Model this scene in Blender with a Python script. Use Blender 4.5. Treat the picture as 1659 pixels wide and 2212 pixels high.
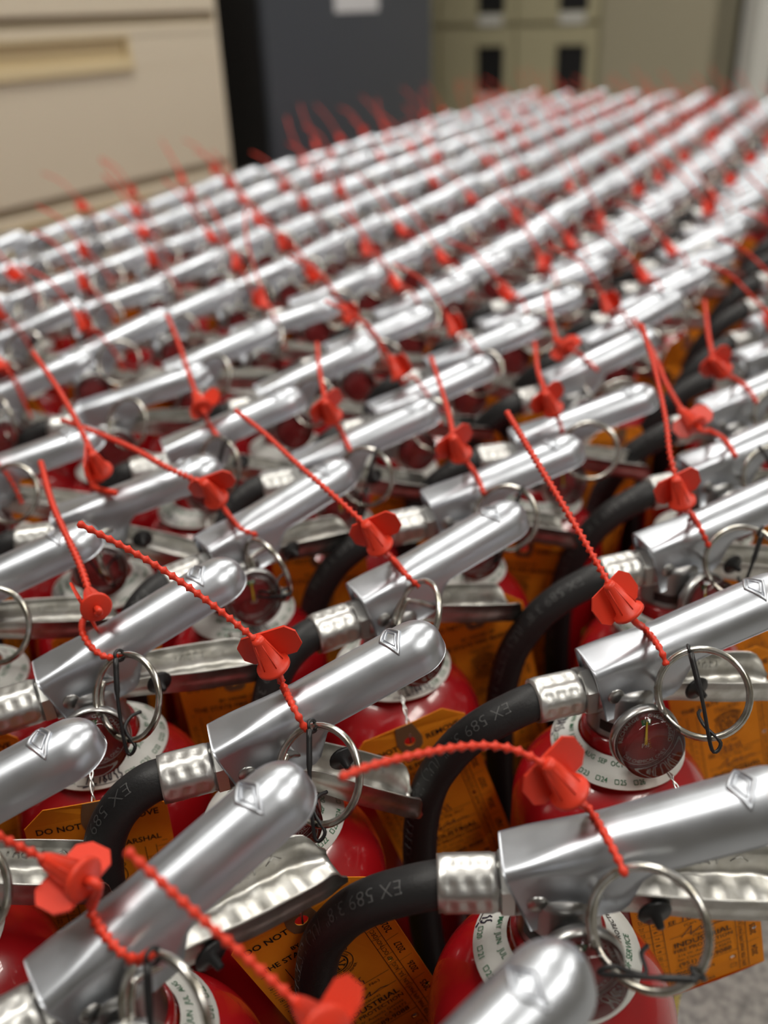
import bpy, bmesh, math, random
from math import sin, cos, pi, radians, sqrt
from mathutils import Vector, Matrix, geometry
random.seed(7)
for o in list(bpy.data.objects): bpy.data.objects.remove(o)
scene = bpy.context.scene
COL = scene.collection

# ------------------------------------------------------------------ camera
cam_data = bpy.data.cameras.new('camera')
cam_data.sensor_fit = 'VERTICAL'; cam_data.sensor_height = 36.0
cam_data.lens = 2000 / 2212 * 36
cam_data.clip_start = 0.01
cam_data.dof.use_dof = True
cam_data.dof.focus_distance = 0.408
cam_data.dof.aperture_fstop = 4.6
cam = bpy.data.objects.new('camera', cam_data); COL.objects.link(cam)
cam.matrix_world = (Matrix.Translation((0, 0, 0.647)) @ Matrix.Rotation(radians(90 - 28.5), 4, 'X')
                    @ Matrix.Rotation(radians(-2.2), 4, 'Z'))
scene.camera = cam

# ------------------------------------------------------------------ world, exposure
world = bpy.data.worlds.new('world'); scene.world = world; world.use_nodes = True
world.node_tree.nodes['Background'].inputs[0].default_value = (0.9, 0.95, 1, 1)
world.node_tree.nodes['Background'].inputs[1].default_value = 0.05
scene.view_settings.view_transform = 'Standard'
scene.view_settings.look = 'None'
scene.view_settings.gamma = 1
scene.view_settings.use_curve_mapping = False
scene.view_settings.exposure = 0.3
LAMP_STRENGTH = 14.5

# ------------------------------------------------------------------ materials
def mat(name, color=(.5, .5, .5), metal=0, rough=.5, spec=.5, coat=0, coat_rough=.05, sss=0):
    m = bpy.data.materials.new(name); m.use_nodes = True
    b = m.node_tree.nodes['Principled BSDF']
    b.inputs['Base Color'].default_value = (*color, 1)
    b.inputs['Metallic'].default_value = metal
    b.inputs['Roughness'].default_value = rough
    b.inputs['Specular IOR Level'].default_value = spec
    b.inputs['Coat Weight'].default_value = coat
    b.inputs['Coat Roughness'].default_value = coat_rough
    if sss:
        b.inputs['Subsurface Weight'].default_value = sss
        b.inputs['Subsurface Radius'].default_value = (.004, .001, .0005)
    return m
def bsdf(m): return m.node_tree.nodes['Principled BSDF']
def noise_mix(m, scale, c1, c2, lo=.35, hi=.65, detail=6, coords='Object', stretch=None, into='Base Color'):
    nt = m.node_tree; tc = nt.nodes.new('ShaderNodeTexCoord'); n = nt.nodes.new('ShaderNodeTexNoise')
    n.inputs['Scale'].default_value = scale; n.inputs['Detail'].default_value = detail
    src = tc.outputs[coords]
    if stretch:
        mp = nt.nodes.new('ShaderNodeMapping'); mp.inputs['Scale'].default_value = stretch
        nt.links.new(src, mp.inputs[0]); src = mp.outputs[0]
    nt.links.new(src, n.inputs['Vector'])
    r = nt.nodes.new('ShaderNodeValToRGB')
    r.color_ramp.elements[0].position = lo; r.color_ramp.elements[1].position = hi
    r.color_ramp.elements[0].color = (*c1, 1); r.color_ramp.elements[1].color = (*c2, 1)
    nt.links.new(n.outputs['Fac'], r.inputs[0]); nt.links.new(r.outputs[0], bsdf(m).inputs[into])
    return n
def bump(m, scale, strength, dist=.0005, detail=4, stretch=None):
    nt = m.node_tree; tc = nt.nodes.new('ShaderNodeTexCoord'); n = nt.nodes.new('ShaderNodeTexNoise')
    n.inputs['Scale'].default_value = scale; n.inputs['Detail'].default_value = detail
    src = tc.outputs['Object']
    if stretch:
        mp = nt.nodes.new('ShaderNodeMapping'); mp.inputs['Scale'].default_value = stretch
        nt.links.new(src, mp.inputs[0]); src = mp.outputs[0]
    nt.links.new(src, n.inputs['Vector'])
    b = nt.nodes.new('ShaderNodeBump'); b.inputs['Strength'].default_value = strength; b.inputs['Distance'].default_value = dist
    nt.links.new(n.outputs['Fac'], b.inputs['Height']); nt.links.new(b.outputs[0], bsdf(m).inputs['Normal'])
M = {}
M['alu'] = mat('satin_aluminium', (.57, .60, .65), 1, .40)
noise_mix(M['alu'], 60, (.35, .35, .35), (.44, .44, .44), .3, .7, 5, into='Roughness')
bump(M['alu'], 700, .05, .0002, 3, (.2, 1, 1))
M['steel'] = mat('stamped_steel', (.52, .52, .50), 1, .3)
noise_mix(M['steel'], 90, (.36, .355, .33), (.62, .62, .61), .35, .6)
M['handle'] = mat('bright_stamped_steel', (.56, .55, .53), 1, .38)
noise_mix(M['handle'], 120, (.46, .45, .41), (.66, .655, .63), .3, .6)
M['valve'] = mat('cast_valve_metal', (.40, .40, .40), 1, .36); bump(M['valve'], 1500, .15, .0002)
M['ferrule'] = mat('crimped_zinc', (.60, .60, .585), 1, .40); bump(M['ferrule'], 260, .2, .0004)
M['ringwire'] = mat('nickel_ring_wire', (.58, .57, .53), 1, .26)
noise_mix(M['ringwire'], 140, (.42, .40, .34), (.68, .67, .64), .38, .6)
M['red'] = mat('glossy_red_paint', (.37, .006, .010), 0, .25, .5, .8, .03); bump(M['red'], 90, .05, .0006)
M['rubber'] = mat('black_rubber', (.016, .016, .017), 0, .5, .4); bump(M['rubber'], 900, .35, .0004)
M['hoseprint'] = mat('moulded_rubber_lettering', (.085, .085, .085), 0, .55)
M['black'] = mat('black_plastic', (.012, .012, .013), 0, .4)
M['seal'] = mat('orange_red_plastic', (.72, .045, .018), 0, .42, .4)
M['card'] = mat('orange_card', (.80, .26, .013), 0, .75, .2); noise_mix(M['card'], 45, (.78, .245, .010), (.86, .285, .016), .3, .7)
M['patch'] = mat('brown_kraft_patch', (.20, .105, .052), 0, .8, .2)
M['ink'] = mat('black_ink', (.012, .010, .010), 0, .6, .3)
M['green'] = mat('green_ink', (.012, .14, .055), 0, .6, .3)
M['pen'] = mat('purple_black_marker', (.014, .009, .028), 0, .5, .3)
M['paper'] = mat('white_vinyl', (.70, .72, .68), 0, .5); noise_mix(M['paper'], 70, (.62, .64, .60), (.76, .77, .74), .3, .7)
M['dial'] = mat('dark_red_dial', (.27, .022, .026), 0, .5)
M['dialgreen'] = mat('green_dial_sector', (.02, .16, .05), 0, .5)
M['yellow'] = mat('yellow_needle', (.72, .52, .03), 0, .5)
M['white'] = mat('white_print', (.62, .60, .58), 0, .6)
M['namey'] = mat('yellow_nameplate', (.60, .43, .03), 0, .4)
M['wire'] = mat('twisted_seal_wire', (.75, .74, .72), 1, .25)
M['rivet'] = mat('rivet_steel', (.50, .50, .49), 1, .32)
def glass():
    m = bpy.data.materials.new('clear_gauge_lens'); m.use_nodes = True; nt = m.node_tree
    nt.nodes.remove(nt.nodes['Principled BSDF']); out = nt.nodes['Material Output']
    t = nt.nodes.new('ShaderNodeBsdfTransparent'); t.inputs[0].default_value = (.90, .88, .87, 1)
    g = nt.nodes.new('ShaderNodeBsdfGlossy'); g.inputs['Roughness'].default_value = .04
    f = nt.nodes.new('ShaderNodeFresnel'); f.inputs[0].default_value = 1.5
    x = nt.nodes.new('ShaderNodeMixShader')
    nt.links.new(f.outputs[0], x.inputs[0]); nt.links.new(t.outputs[0], x.inputs[1]); nt.links.new(g.outputs[0], x.inputs[2])
    nt.links.new(x.outputs[0], out.inputs[0]); return m
M['glass'] = glass()
M['concrete'] = mat('grey_concrete', (.3, .3, .29), 0, .6)
noise_mix(M['concrete'], 120, (.20, .20, .195), (.40, .395, .38), .36, .60, 10)
bump(M['concrete'], 160, .3, .002)
M['wall'] = mat('dimmed_warm_wall', (.20, .185, .16), 0, .8)  # unseen walls coloured dark so the lever sides reflect dark surroundings
M['ceiling'] = mat('white_ceiling', (.60, .60, .60), 0, .9)
M['beige'] = mat('beige_cabinet_paint', (.70, .62, .49), 0, .45)
M['beigeshade'] = mat('beige_gap_shade', (.40, .34, .245), 0, .6)  # shade between the drawers, painted as a darker beige
M['pull'] = mat('cream_plastic_pull', (.70, .58, .36), 0, .4)
M['cream'] = mat('cream_locker_paint', (.43, .395, .255), 0, .45)
M['tan'] = mat('tan_cabinet_paint', (.36, .33, .235), 0, .5)
M['slate'] = mat('slate_grey_door', (.060, .067, .082), 0, .35)
M['blackmetal'] = mat('black_metal_panel', (.010, .010, .011), 0, .5)
M['post'] = mat('white_post_paint', (.62, .62, .58), 0, .45)
M['sheet'] = mat('white_paper_sheet', (.62, .62, .64), 0, .7)
def emit(name, c, s):
    m = bpy.data.materials.new(name); m.use_nodes = True; nt = m.node_tree
    e = nt.nodes.new('ShaderNodeEmission'); e.inputs[0].default_value = (*c, 1); e.inputs[1].default_value = s
    nt.links.new(e.outputs[0], nt.nodes['Material Output'].inputs[0]); return m
M['lamp'] = emit('fluorescent_diffuser', (1.0, .955, .88), LAMP_STRENGTH)
M['lampframe'] = mat('white_lamp_frame', (.6, .6, .58), 0, .5)

# ------------------------------------------------------------------ mesh helpers
class MB:
    def __init__(s): s.v = []; s.f = []; s.sm = []
    def add(s, vs, fs, smooth=True, mx=None):
        n = len(s.v)
        s.v += [tuple(mx @ Vector(p)) for p in vs] if mx else [tuple(p) for p in vs]
        s.f += [tuple(i + n for i in q) for q in fs]; s.sm += [smooth] * len(fs); return s
    def box(s, lo, hi, mx=None):
        x0, y0, z0 = lo; x1, y1, z1 = hi
        v = [(x0,y0,z0),(x1,y0,z0),(x1,y1,z0),(x0,y1,z0),(x0,y0,z1),(x1,y0,z1),(x1,y1,z1),(x0,y1,z1)]
        return s.add(v, [(3,2,1,0),(4,5,6,7),(0,1,5,4),(1,2,6,5),(2,3,7,6),(3,0,4,7)], False, mx)
    def rbox(s, lo, hi, r=.004, mx=None):
        bm = bmesh.new(); bmesh.ops.create_cube(bm, size=1)
        for v in bm.verts: v.co = Vector([lo[k] + (v.co[k] + .5) * (hi[k] - lo[k]) for k in range(3)])
        bmesh.ops.bevel(bm, geom=bm.edges[:], offset=r, segments=2, affect='EDGES')
        bm.verts.index_update()
        vs = [v.co.copy() for v in bm.verts]; fs = [[v.index for v in f.verts] for f in bm.faces]; bm.free()
        return s.add(vs, fs, False, mx)
    def lathe(s, prof, seg=32, mx=None, cap0=False, cap1=False, smooth=True, a0=0, a1=2*pi):
        full = abs(a1 - a0 - 2*pi) < 1e-6; n = seg if full else seg + 1
        vs = []
        for r, z in prof:
            for k in range(n):
                a = a0 + (a1 - a0) * k / seg; vs.append((r*cos(a), r*sin(a), z))
        fs = []
        for i in range(len(prof)-1):
            for k in range(seg):
                k2 = (k+1) % n if full else k+1
                fs.append((i*n+k, i*n+k2, (i+1)*n+k2, (i+1)*n+k))
        if cap0: fs.append(tuple(range(n-1, -1, -1)))
        if cap1: fs.append(tuple((len(prof)-1)*n + k for k in range(n)))
        return s.add(vs, fs, smooth, mx)
    def tube(s, pts, rad, seg=8, cap=True, closed=False):
        pts = [Vector(p) for p in pts]; n = len(pts)
        rads = [rad]*n if not isinstance(rad, (list, tuple)) else rad
        tang = []
        for i in range(n):
            a = pts[(i-1) % n] if (closed or i > 0) else pts[0]; b = pts[(i+1) % n] if (closed or i < n-1) else pts[-1]
            t = (b - a); tang.append(t.normalized() if t.length > 1e-9 else Vector((0,0,1)))
        up = Vector((0,0,1)) if abs(tang[0].z) < .9 else Vector((1,0,0))
        nrm = (up - tang[0]*up.dot(tang[0])).normalized(); vs = []
        for i in range(n):
            nrm = (nrm - tang[i]*nrm.dot(tang[i])).normalized(); bn = tang[i].cross(nrm)
            for k in range(seg):
                a = 2*pi*k/seg; vs.append(pts[i] + (nrm*cos(a) + bn*sin(a))*rads[i])
        fs = []
        for i in range(n if closed else n-1):
            j = (i+1) % n
            for k in range(seg):
                k2 = (k+1) % seg; fs.append((i*seg+k, i*seg+k2, j*seg+k2, j*seg+k))
        if cap and not closed:
            fs.append(tuple(range(seg-1, -1, -1))); fs.append(tuple((n-1)*seg + k for k in range(seg)))
        return s.add(vs, fs)
    def plate(s, poly, t, mx=None, holes=()):
        """flat polygon (x, y) with holes, thickness t along z"""
        loops = [list(poly)] + [list(h) for h in holes]
        flat = [p for l in loops for p in l]; n = len(flat)
        tri = geometry.tessellate_polygon([[Vector((x, y, 0)) for x, y in l] for l in loops])
        vs = [(x, y, 0) for x, y in flat] + [(x, y, t) for x, y in flat]
        fs = []
        for a, b, c in tri:
            A, B, C = flat[a], flat[b], flat[c]
            if (B[0]-A[0])*(C[1]-A[1]) - (B[1]-A[1])*(C[0]-A[0]) < 0: b, c = c, b
            fs.append((a+n, b+n, c+n)); fs.append((c, b, a))
        k = 0
        for l in loops:
            m = len(l)
            for i in range(m): fs.append((k+i, k+(i+1) % m, n+k+(i+1) % m, n+k+i))
            k += m
        return s.add(vs, fs, False, mx)
    def mesh(s, name, m):
        me = bpy.data.meshes.new(name); me.from_pydata(s.v, [], s.f); me.update()
        me.polygons.foreach_set('use_smooth', s.sm); me.materials.append(M[m] if isinstance(m, str) else m)
        return me
def obj(name, me, parent=None, mx=None, label=None):
    o = bpy.data.objects.new(name, me); COL.objects.link(o)
    if parent: o.parent = parent
    if mx is not None: o.matrix_local = mx
    if label: o['label'] = label
    return o
def thing(name, label, cat, mx=None, group=None, me=None):
    o = bpy.data.objects.new(name, me); COL.objects.link(o)
    if mx is not None: o.matrix_world = mx
    o['label'] = label; o['category'] = cat
    if group: o['group'] = group
    if me is None: o.empty_display_size = .02
    return o
def struct(name, me, mx=None):
    o = bpy.data.objects.new(name, me); COL.objects.link(o); o['kind'] = 'structure'
    if mx is not None: o.matrix_world = mx
    return o
def catmull(pts, n):
    P = [Vector(p) for p in pts]; P = [P[0]*2 - P[1]] + P + [P[-1]*2 - P[-2]]; out = []
    for i in range(1, len(P)-2):
        for k in range(n):
            t = k/n
            out.append(.5*((2*P[i]) + (-P[i-1]+P[i+1])*t + (2*P[i-1]-5*P[i]+4*P[i+1]-P[i+2])*t*t + (-P[i-1]+3*P[i]-3*P[i+1]+P[i+2])*t**3))
    out.append(P[-2].copy()); return out
def resample(pts, step):
    d = [0]
    for a, b in zip(pts, pts[1:]): d.append(d[-1] + (b-a).length)
    n = max(2, int(d[-1]/step)+1); out = []; j = 0
    for k in range(n):
        s = d[-1]*k/(n-1)
        while j < len(d)-2 and d[j+1] < s: j += 1
        t = (s-d[j])/max(1e-9, d[j+1]-d[j]); out.append(pts[j].lerp(pts[j+1], min(1, max(0, t))))
    return out
_tc = {}
def text_geo(body, size, bold=0.0, align='LEFT'):
    key = (body, bold)
    if key not in _tc:
        c = bpy.data.curves.new('lettering', 'FONT'); c.body = body; c.size = 1; c.resolution_u = 2; c.offset = bold
        o = bpy.data.objects.new('lettering', c); COL.objects.link(o)
        dg = bpy.context.evaluated_depsgraph_get(); dg.update()
        me = o.evaluated_get(dg).to_mesh()
        vs = [(v.co.x, v.co.y) for v in me.vertices]; fs = [tuple(p.vertices) for p in me.polygons]
        o.evaluated_get(dg).to_mesh_clear(); bpy.data.objects.remove(o); bpy.data.curves.remove(c)
        _tc[key] = (vs, fs)
    vs, fs = _tc[key]
    w = max([v[0] for v in vs], default=0) * size
    dx = {'LEFT': 0, 'CENTER': -w/2, 'RIGHT': -w}[align]
    return [(x*size+dx, y*size) for x, y in vs], fs, w
def put_text(mb, body, x, y, size, bold=0, align='LEFT', rot=0, z=0, sx=1):
    vs, fs, w = text_geo(body, size, bold, align); c, s = cos(rot), sin(rot)
    mb.add([(x + c*a*sx - s*b, y + s*a*sx + c*b, z) for a, b in vs], fs, False)
def put_line(mb, x0, y0, x1, y1, w=.0003, z=0):
    d = Vector((x1-x0, y1-y0)); n = Vector((-d.y, d.x)).normalized()*w/2
    mb.add([(x0+n.x,y0+n.y,z),(x0-n.x,y0-n.y,z),(x1-n.x,y1-n.y,z),(x1+n.x,y1+n.y,z)], [(0,1,2,3)], False)
def put_poly(mb, pts, w=.0004, z=0):
    for a, b in zip(pts, pts[1:]): put_line(mb, *a, *b, w, z)
def circle(cx, cy, r, n=20): return [(cx + r*cos(2*pi*k/n), cy + r*sin(2*pi*k/n)) for k in range(n)]
def put_ring(mb, cx, cy, r, w=.0004, z=0, n=32):
    c = circle(cx, cy, r, n); put_poly(mb, c + [c[0]], w, z)
def put_arc_text(mb, body, cx, cy, r, ang, size, bold=0, inward=False, z=0):
    """text centred at angle ang around a circle; letters stand outward"""
    vs, fs, w = text_geo(body, size, bold, 'CENTER')
    if not inward: mb.add([(cx + (r+b)*cos(ang - a/r), cy + (r+b)*sin(ang - a/r), z) for a, b in vs], fs, False)
    else: mb.add([(cx + (r-b)*cos(ang + a/r), cy + (r-b)*sin(ang + a/r), z) for a, b in vs], fs, False)
# ------------------------------------------------------------------ fire extinguisher parts (local: z up from the floor, lever points +x)
R = .0525
HZ = .3490
PIV = Vector((0, 0, .350)); HPIV = Vector((0, 0, .3565))
LEVER_MX = Matrix.Identity(4)
def sstep(a, b, x): t = min(1, max(0, (x-a)/(b-a))); return t*t*(3-2*t)
def lerp(a, b, t): return a + (b-a)*t
L0, LN, L1 = -.017, .081, .0955
def lever_par(x):
    rc = lerp(.0042, .0128, sstep(-.012, .030, x)); w = lerp(.0122, .0141, sstep(-.01, .045, x))
    zt = .0232; zb = lerp(-.0085, .0072, sstep(.018, .034, x)); cr = lerp(.0006, .0012, sstep(0, .03, x))
    if x > LN:
        t = min(1, (x-LN)/(L1-LN)); q = sqrt(max(0, 1-t*t))
        w *= max(q, .02); zt -= .0095*(1-q); rc = min(rc, w*.92); cr *= q
    return w, zt, zb, rc, cr
def lever_sec(x, off=0, na=5):
    w, zt, zb, rc, cr = lever_par(x)
    w = max(w-off, .0001); zt -= off; rc = max(min(rc-off*.8, w), .0001)
    half = [(-w, zb), (-w, lerp(zb, zt-rc, .5)), (-w, zt-rc)]
    for k in range(1, na+1):
        a = pi - (pi/2)*k/na; half.append((-w+rc+rc*cos(a), zt-rc+rc*sin(a)))
    for k in (1, 2): half.append((-(w-rc)*(1-k/3), zt))
    pts = half + [(0, zt)] + [(-y, z) for y, z in reversed(half)]
    return [(x, y, z + (cr*(1-(y/w)**2) if z > zt-rc*.6 else 0)) for y, z in pts]
def lever_top(x, y):
    w, zt, zb, rc, cr = lever_par(x); e = abs(y)-(w-rc)
    return (zt if e <= 0 else zt-rc+sqrt(max(0, rc*rc-e*e))) + cr*(1-(y/w)**2)
def grid_faces(nu, nv, flip=False, base=0):
    fs = []
    for i in range(nu-1):
        for k in range(nv-1):
            q = (base+i*nv+k, base+(i+1)*nv+k, base+(i+1)*nv+k+1, base+i*nv+k+1); fs.append(q[::-1] if flip else q)
    return fs
def shell(mb, outer, inner, mx=None):
    nu, nv = len(outer), len(outer[0]); n = nu*nv
    vs = [p for r in outer for p in r] + [p for r in inner for p in r]
    fs = grid_faces(nu, nv, True) + grid_faces(nu, nv, False, n)
    for i in range(nu-1):
        fs.append((i*nv, (i+1)*nv, n+(i+1)*nv, n+i*nv)[::-1]); e = nv-1
        fs.append((i*nv+e, (i+1)*nv+e, n+(i+1)*nv+e, n+i*nv+e))
    for k in range(nv-1):
        fs.append((k, k+1, n+k+1, n+k)); b = (nu-1)*nv; fs.append((b+k, b+k+1, n+b+k+1, n+b+k)[::-1])
    mb.add(vs, fs, True, mx)
def mk_lever(lod):
    xs = {0: [L0, L0+.0012, -.012, -.006, 0, .006, .012, .018, .022, .026, .030, .034, .042, .055, .068, LN, .0835, .0860, .0882, .0902, .0920, .0935, .0946, .0953, L1],
          1: [L0, -.01, 0, .012, .018, .024, .034, .055, LN, .0865, .0910, .0940, L1],
          2: [L0, 0, .018, .034, LN, .0900, .0940, L1]}[lod]
    na = (6, 4, 3)[lod]
    mb = MB(); outer = [lever_sec(x, 0, na) for x in xs]; inner = [lever_sec(x, .0013, na) for x in xs]
    shell(mb, outer, inner, LEVER_MX)
    s = lever_sec(L0+.0016, .0006, na)          # closed rear face
    mb.add(s, [tuple(range(len(s)))], False, LEVER_MX)
    me = mb.mesh('lever', 'alu'); return me
def mk_emblem():
    mb = MB(); cx = .0745
    for sc, r in ((1.0, .00085), (.60, .0005)):
        P = [(cx-.0048*sc, 0), (cx, -.0092*sc), (cx+.0048*sc, 0), (cx, .0092*sc)]; pts = []
        for i in range(4):
            a, b = P[i], P[(i+1) % 4]
            for k in range(5):
                t = k/5; x, y = lerp(a[0], b[0], t), lerp(a[1], b[1], t); pts.append(LEVER_MX @ Vector((x, y, lever_top(x, y)+.0001)))
        mb.tube(pts, r, 8, closed=True)
    return mb.mesh('diamond_emblem', 'alu')
def mk_handle(lod):
    """carry handle: channel open upward, origin at the pivot"""
    n = (30, 14, 7)[lod]; outer, inner = [], []
    for i in range(n+1):
        x = lerp(.010, .094, i/n)
        w = lerp(.0106, .0126, sstep(.02, .06, x)); fl = lerp(-.0130, -.0140, sstep(.02, .06, x)); top = lerp(-.003, .0, sstep(.01, .03, x))
        wave = .0006*sin((x-.036)*2*pi/.0125) if (lod == 0 and .034 < x < .084) else 0
        e = sstep(.076, .094, x); w -= .0035*e**2; top = lerp(top, fl+.0030, e**4); fl -= .0020*e
        def sec(off):
            W = w-off; F = fl+off
            return [(x, -W-.0012*(1-e), top), (x, -W, (top+F)/2), (x, -W+.001, F+.0012), (x, -W+.0035, F+wave*.5), (x, -W*.35, F+wave), (x, 0, F+wave),
                    (x, W*.35, F+wave), (x, W-.0035, F+wave*.5), (x, W-.001, F+.0012), (x, W, (top+F)/2), (x, W+.0012*(1-e), top)]
        outer.append(sec(0)); inner.append(sec(.0012))
    mb = MB(); shell(mb, [r[::-1] for r in outer], [r[::-1] for r in inner]); return mb.mesh('carry_handle', 'handle')
def mk_stamp():
    mb = MB(); vs, fs, w = text_geo('10951', .0075, .01)
    mb.add([(.046+a, .01075+(a*.012), -.0105+b) for a, b in vs], fs, False)
    for a, b in (((.0, .004), (.0035, .0065)), ((.0035, .0065), (.007, .004)), ((.007, .004), (.0035, .0015)), ((.0035, .0015), (0, .004))):
        p = Vector((.068+a[0], .0113, -.011+a[1])); q = Vector((.068+b[0], .0113, -.011+b[1])); mb.tube([p, q], .0002, 4)
    return mb.mesh('stamped_number', 'steel')
def mk_bracket():
    mb = MB()
    for s in (-1, 1):
        poly = [(-.0115, .010), (-.0115, -.001)]
        poly += [(.002+.0135*cos(a), -.001+.0105*sin(a)) for a in [pi + pi*k/10 for k in range(11)]]
        poly += [(.020, .000), (.020, .012), (-.006, .014)]
        mx = Matrix.Translation(PIV) @ Matrix(((1,0,0,0), (0,0,-1,s*.0106+.0006), (0,1,0,0), (0,0,0,1)))
        mb.plate(poly, .0012, mx)
    return mb.mesh('pivot_bracket', 'steel')
def rot_to(d):
    return Vector((0, 0, 1)).rotation_difference(Vector(d)).to_matrix().to_4x4()
def mk_rivet(x, z, yy, r):
    mb = MB()
    for s in (-1, 1):
        mx = Matrix.Translation((x, s*yy, z)) @ rot_to((0, s, 0))
        mb.lathe([(r, -.001), (r, .0004), (r*.88, .0008), (.0001, .0009)], 18, mx)
    return mb.mesh('rivet', 'rivet')
def mk_cyl(lod):
    seg = (64, 32, 16)[lod]; zs = .2665; b = .0455; pr = [(.001, .006), (.036, .004), (.046, 0), (.050, .001), (R, .006), (R, .10), (R, .2), (R, zs)]
    nd = (14, 8, 5)[lod]
    for k in range(1, nd+1):
        a = (pi/2)*k/nd; r = R*cos(a)
        if r > .021: pr.append((r, zs + b*sin(a)))
    pr += [(.0200, .3093), (.0190, .3115), (.0190, .3235), (.0182, .3250), (.0150, .3252)]
    return MB().lathe(pr, seg).mesh('cylinder', 'red')
def mk_valve(lod):
    seg = (40, 24, 12)[lod]; mb = MB()
    mb.lathe([(.0150, .3245), (.0168, .3250), (.0168, .3268), (.0160, .3276), (.0160, .3490), (.0150, .3520), (.0110, .3535), (.0005, .3540)], seg)
    if lod < 2:
        mb.lathe([(.0120, 0), (.0120, .0060), (.0090, .0062)], 20, Matrix.Translation((-.0125, 0, HZ)) @ rot_to((-1, 0, 0)))
        mb.box((-.0110, -.0092, .346), (.0125, .0092, .3625))
    return mb.mesh('valve_body', 'valve')
def mk_band():
    return MB().lathe([(.01625, .3290), (.01625, .3350)], 10, a0=radians(205), a1=radians(262)).mesh('dark_band', 'black')
GZ, GD = .3330, 0
GMX = Matrix.Translation((0, 0, GZ)) @ Matrix.Rotation(GD, 4, 'Z') @ Matrix.Rotation(radians(-8), 4, 'Y') @ rot_to((1, 0, 0))
def mk_gauge(lod):
    seg = (40, 24, 14)[lod]; mb = MB()
    mb.lathe([(.0065, .012), (.0065, .0215), (.0085, .0218), (.0140, .0225), (.0166, .0240), (.0176, .0262), (.0173, .0285), (.0166, .0296), (.0161, .0297), (.0161, .0275), (.0010, .0272)], seg, GMX)
    return mb.mesh('gauge_housing', 'rivet')
def mk_gring():
    return MB().lathe([(.0066, .0175), (.0096, .0178), (.0100, .0195), (.0096, .0210), (.0066, .0212)], 20, GMX).mesh('rubber_washer', 'black')
def mk_lens(lod):
    seg = (40, 20, 12)[lod]
    pr = [(.0156, .0285), (.0156, .0375), (.0150, .0386), (.0140, .0391), (.0095, .0394)]
    if lod == 0:
        for k in range(7): r = .0085 - k*.0011; pr += [(r, .0394), (r-.0003, .0389), (r-.0008, .0389)]
    pr += [(.0008, .0395)]
    return MB().lathe(pr, seg, GMX).mesh('gauge_lens', 'glass')
def mk_dial(lod):
    return MB().lathe([(.0158, .0280), (.0005, .0281)], 24, GMX).mesh('gauge_dial', 'dial')
def mk_dialprint():
    mb = MB()
    put_arc_text(mb, 'OVERCHARGED', 0, 0, .0118, radians(35), .0030, .01); put_arc_text(mb, 'RECHARGE', 0, 0, .0118, radians(145), .0030, .01)
    put_text(mb, 'PSI', 0, -.0050, .0032, .01, 'CENTER'); put_arc_text(mb, 'DRY CHEMICAL ONLY', 0, 0, .0138, radians(270), .0026, 0, True)
    put_text(mb, '195', 0, .0088, .0026, 0, 'CENTER'); put_ring(mb, 0, 0, .0146, .0003)
    mx = GMX @ Matrix.Translation((0, 0, .02825)) @ Matrix.Rotation(radians(90), 4, 'Z')
    m2 = MB().add(mb.v, mb.f, False, mx); return m2.mesh('dial_print', 'white')
def mk_sector():
    mb = MB(); a = [radians(75+30*k/6) for k in range(7)]
    vs = [(.0075*cos(t), .0075*sin(t), 0) for t in a] + [(.0108*cos(t), .0108*sin(t), 0) for t in a]
    mb.add(vs, [(k, k+1, k+8, k+7) for k in range(6)], False, GMX @ Matrix.Translation((0, 0, .0282)) @ Matrix.Rotation(radians(90), 4, 'Z'))
    return mb.mesh('green_sector', 'dialgreen')
def mk_needle():
    mb = MB(); mx = GMX @ Matrix.Translation((0, 0, .0287)) @ Matrix.Rotation(radians(90), 4, 'Z')
    mb.plate([(-.0007, -.003), (.0007, -.003), (.0003, .0095), (-.0003, .0095)], .0004, mx); return mb.mesh('gauge_needle', 'yellow')
HOSE = {'tight': [(-0.0440,0,0.3490), (-0.0540,0,0.3475), (-0.0665,-.001,0.3395), (-0.0760,-.002,0.3245), (-0.0810,-.003,0.3005), (-0.0820,-.003,0.2550), (-0.0810,-.002,0.1700), (-0.0760,0,0.1000), (-0.0660,0,0.0650)],
        'wide': [(-0.0440,0,0.3485), (-0.0560,0,0.3455), (-0.0740,.003,0.3345), (-0.0880,.007,0.3175), (-0.0990,.011,0.2905), (-0.1030,.014,0.2450), (-0.0990,.014,0.1700), (-0.0880,.010,0.1100), (-0.0720,.004,0.0700)],
        'none': None}
HR = .0093
def mk_hose(kind, lod):
    pts = catmull(HOSE[kind], (6, 3, 2)[lod]); return MB().tube(pts, HR, (18, 10, 7)[lod]).mesh('hose', 'rubber')
def mk_hoseprint(kind):
    pts = resample(catmull(HOSE[kind], 10), .001); d = [0]
    for a, b in zip(pts, pts[1:]): d.append(d[-1] + (b-a).length)
    def frame(s):
        j = 0
        while j < len(d)-2 and d[j+1] < s: j += 1
        t = (pts[j+1]-pts[j]).normalized(); p = pts[j].lerp(pts[j+1], (s-d[j])/(d[j+1]-d[j]))
        side = Vector((0, 1, 0)); side = (side - t*side.dot(t)).normalized(); up = side.cross(t)
        if up.z < 0 and s < .04: up = -up
        return p, t, side, up
    mb = MB()
    def wrap(vs, fs, s0):
        out = []
        for a, b in vs:
            p, t, side, up = frame(min(d[-1]-.001, s0+a)); ang = (b-.0025)/HR + radians(28)
            n = up*cos(ang) - side*sin(ang); out.append(p + n*(HR+.00012))
        mb.add(out, fs, False)
    s = .014
    for w, bold in (('EX 589 3/8"', 0), ('(UL)', 0), ('LISTED FIRE EX', 0), ('589 3/8"', 0)):
        vs, fs, wd = text_geo(w, .0080, -.012); wrap(vs, fs, s); s += wd + .004
    return mb.mesh('moulded_lettering', 'hoseprint')
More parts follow.
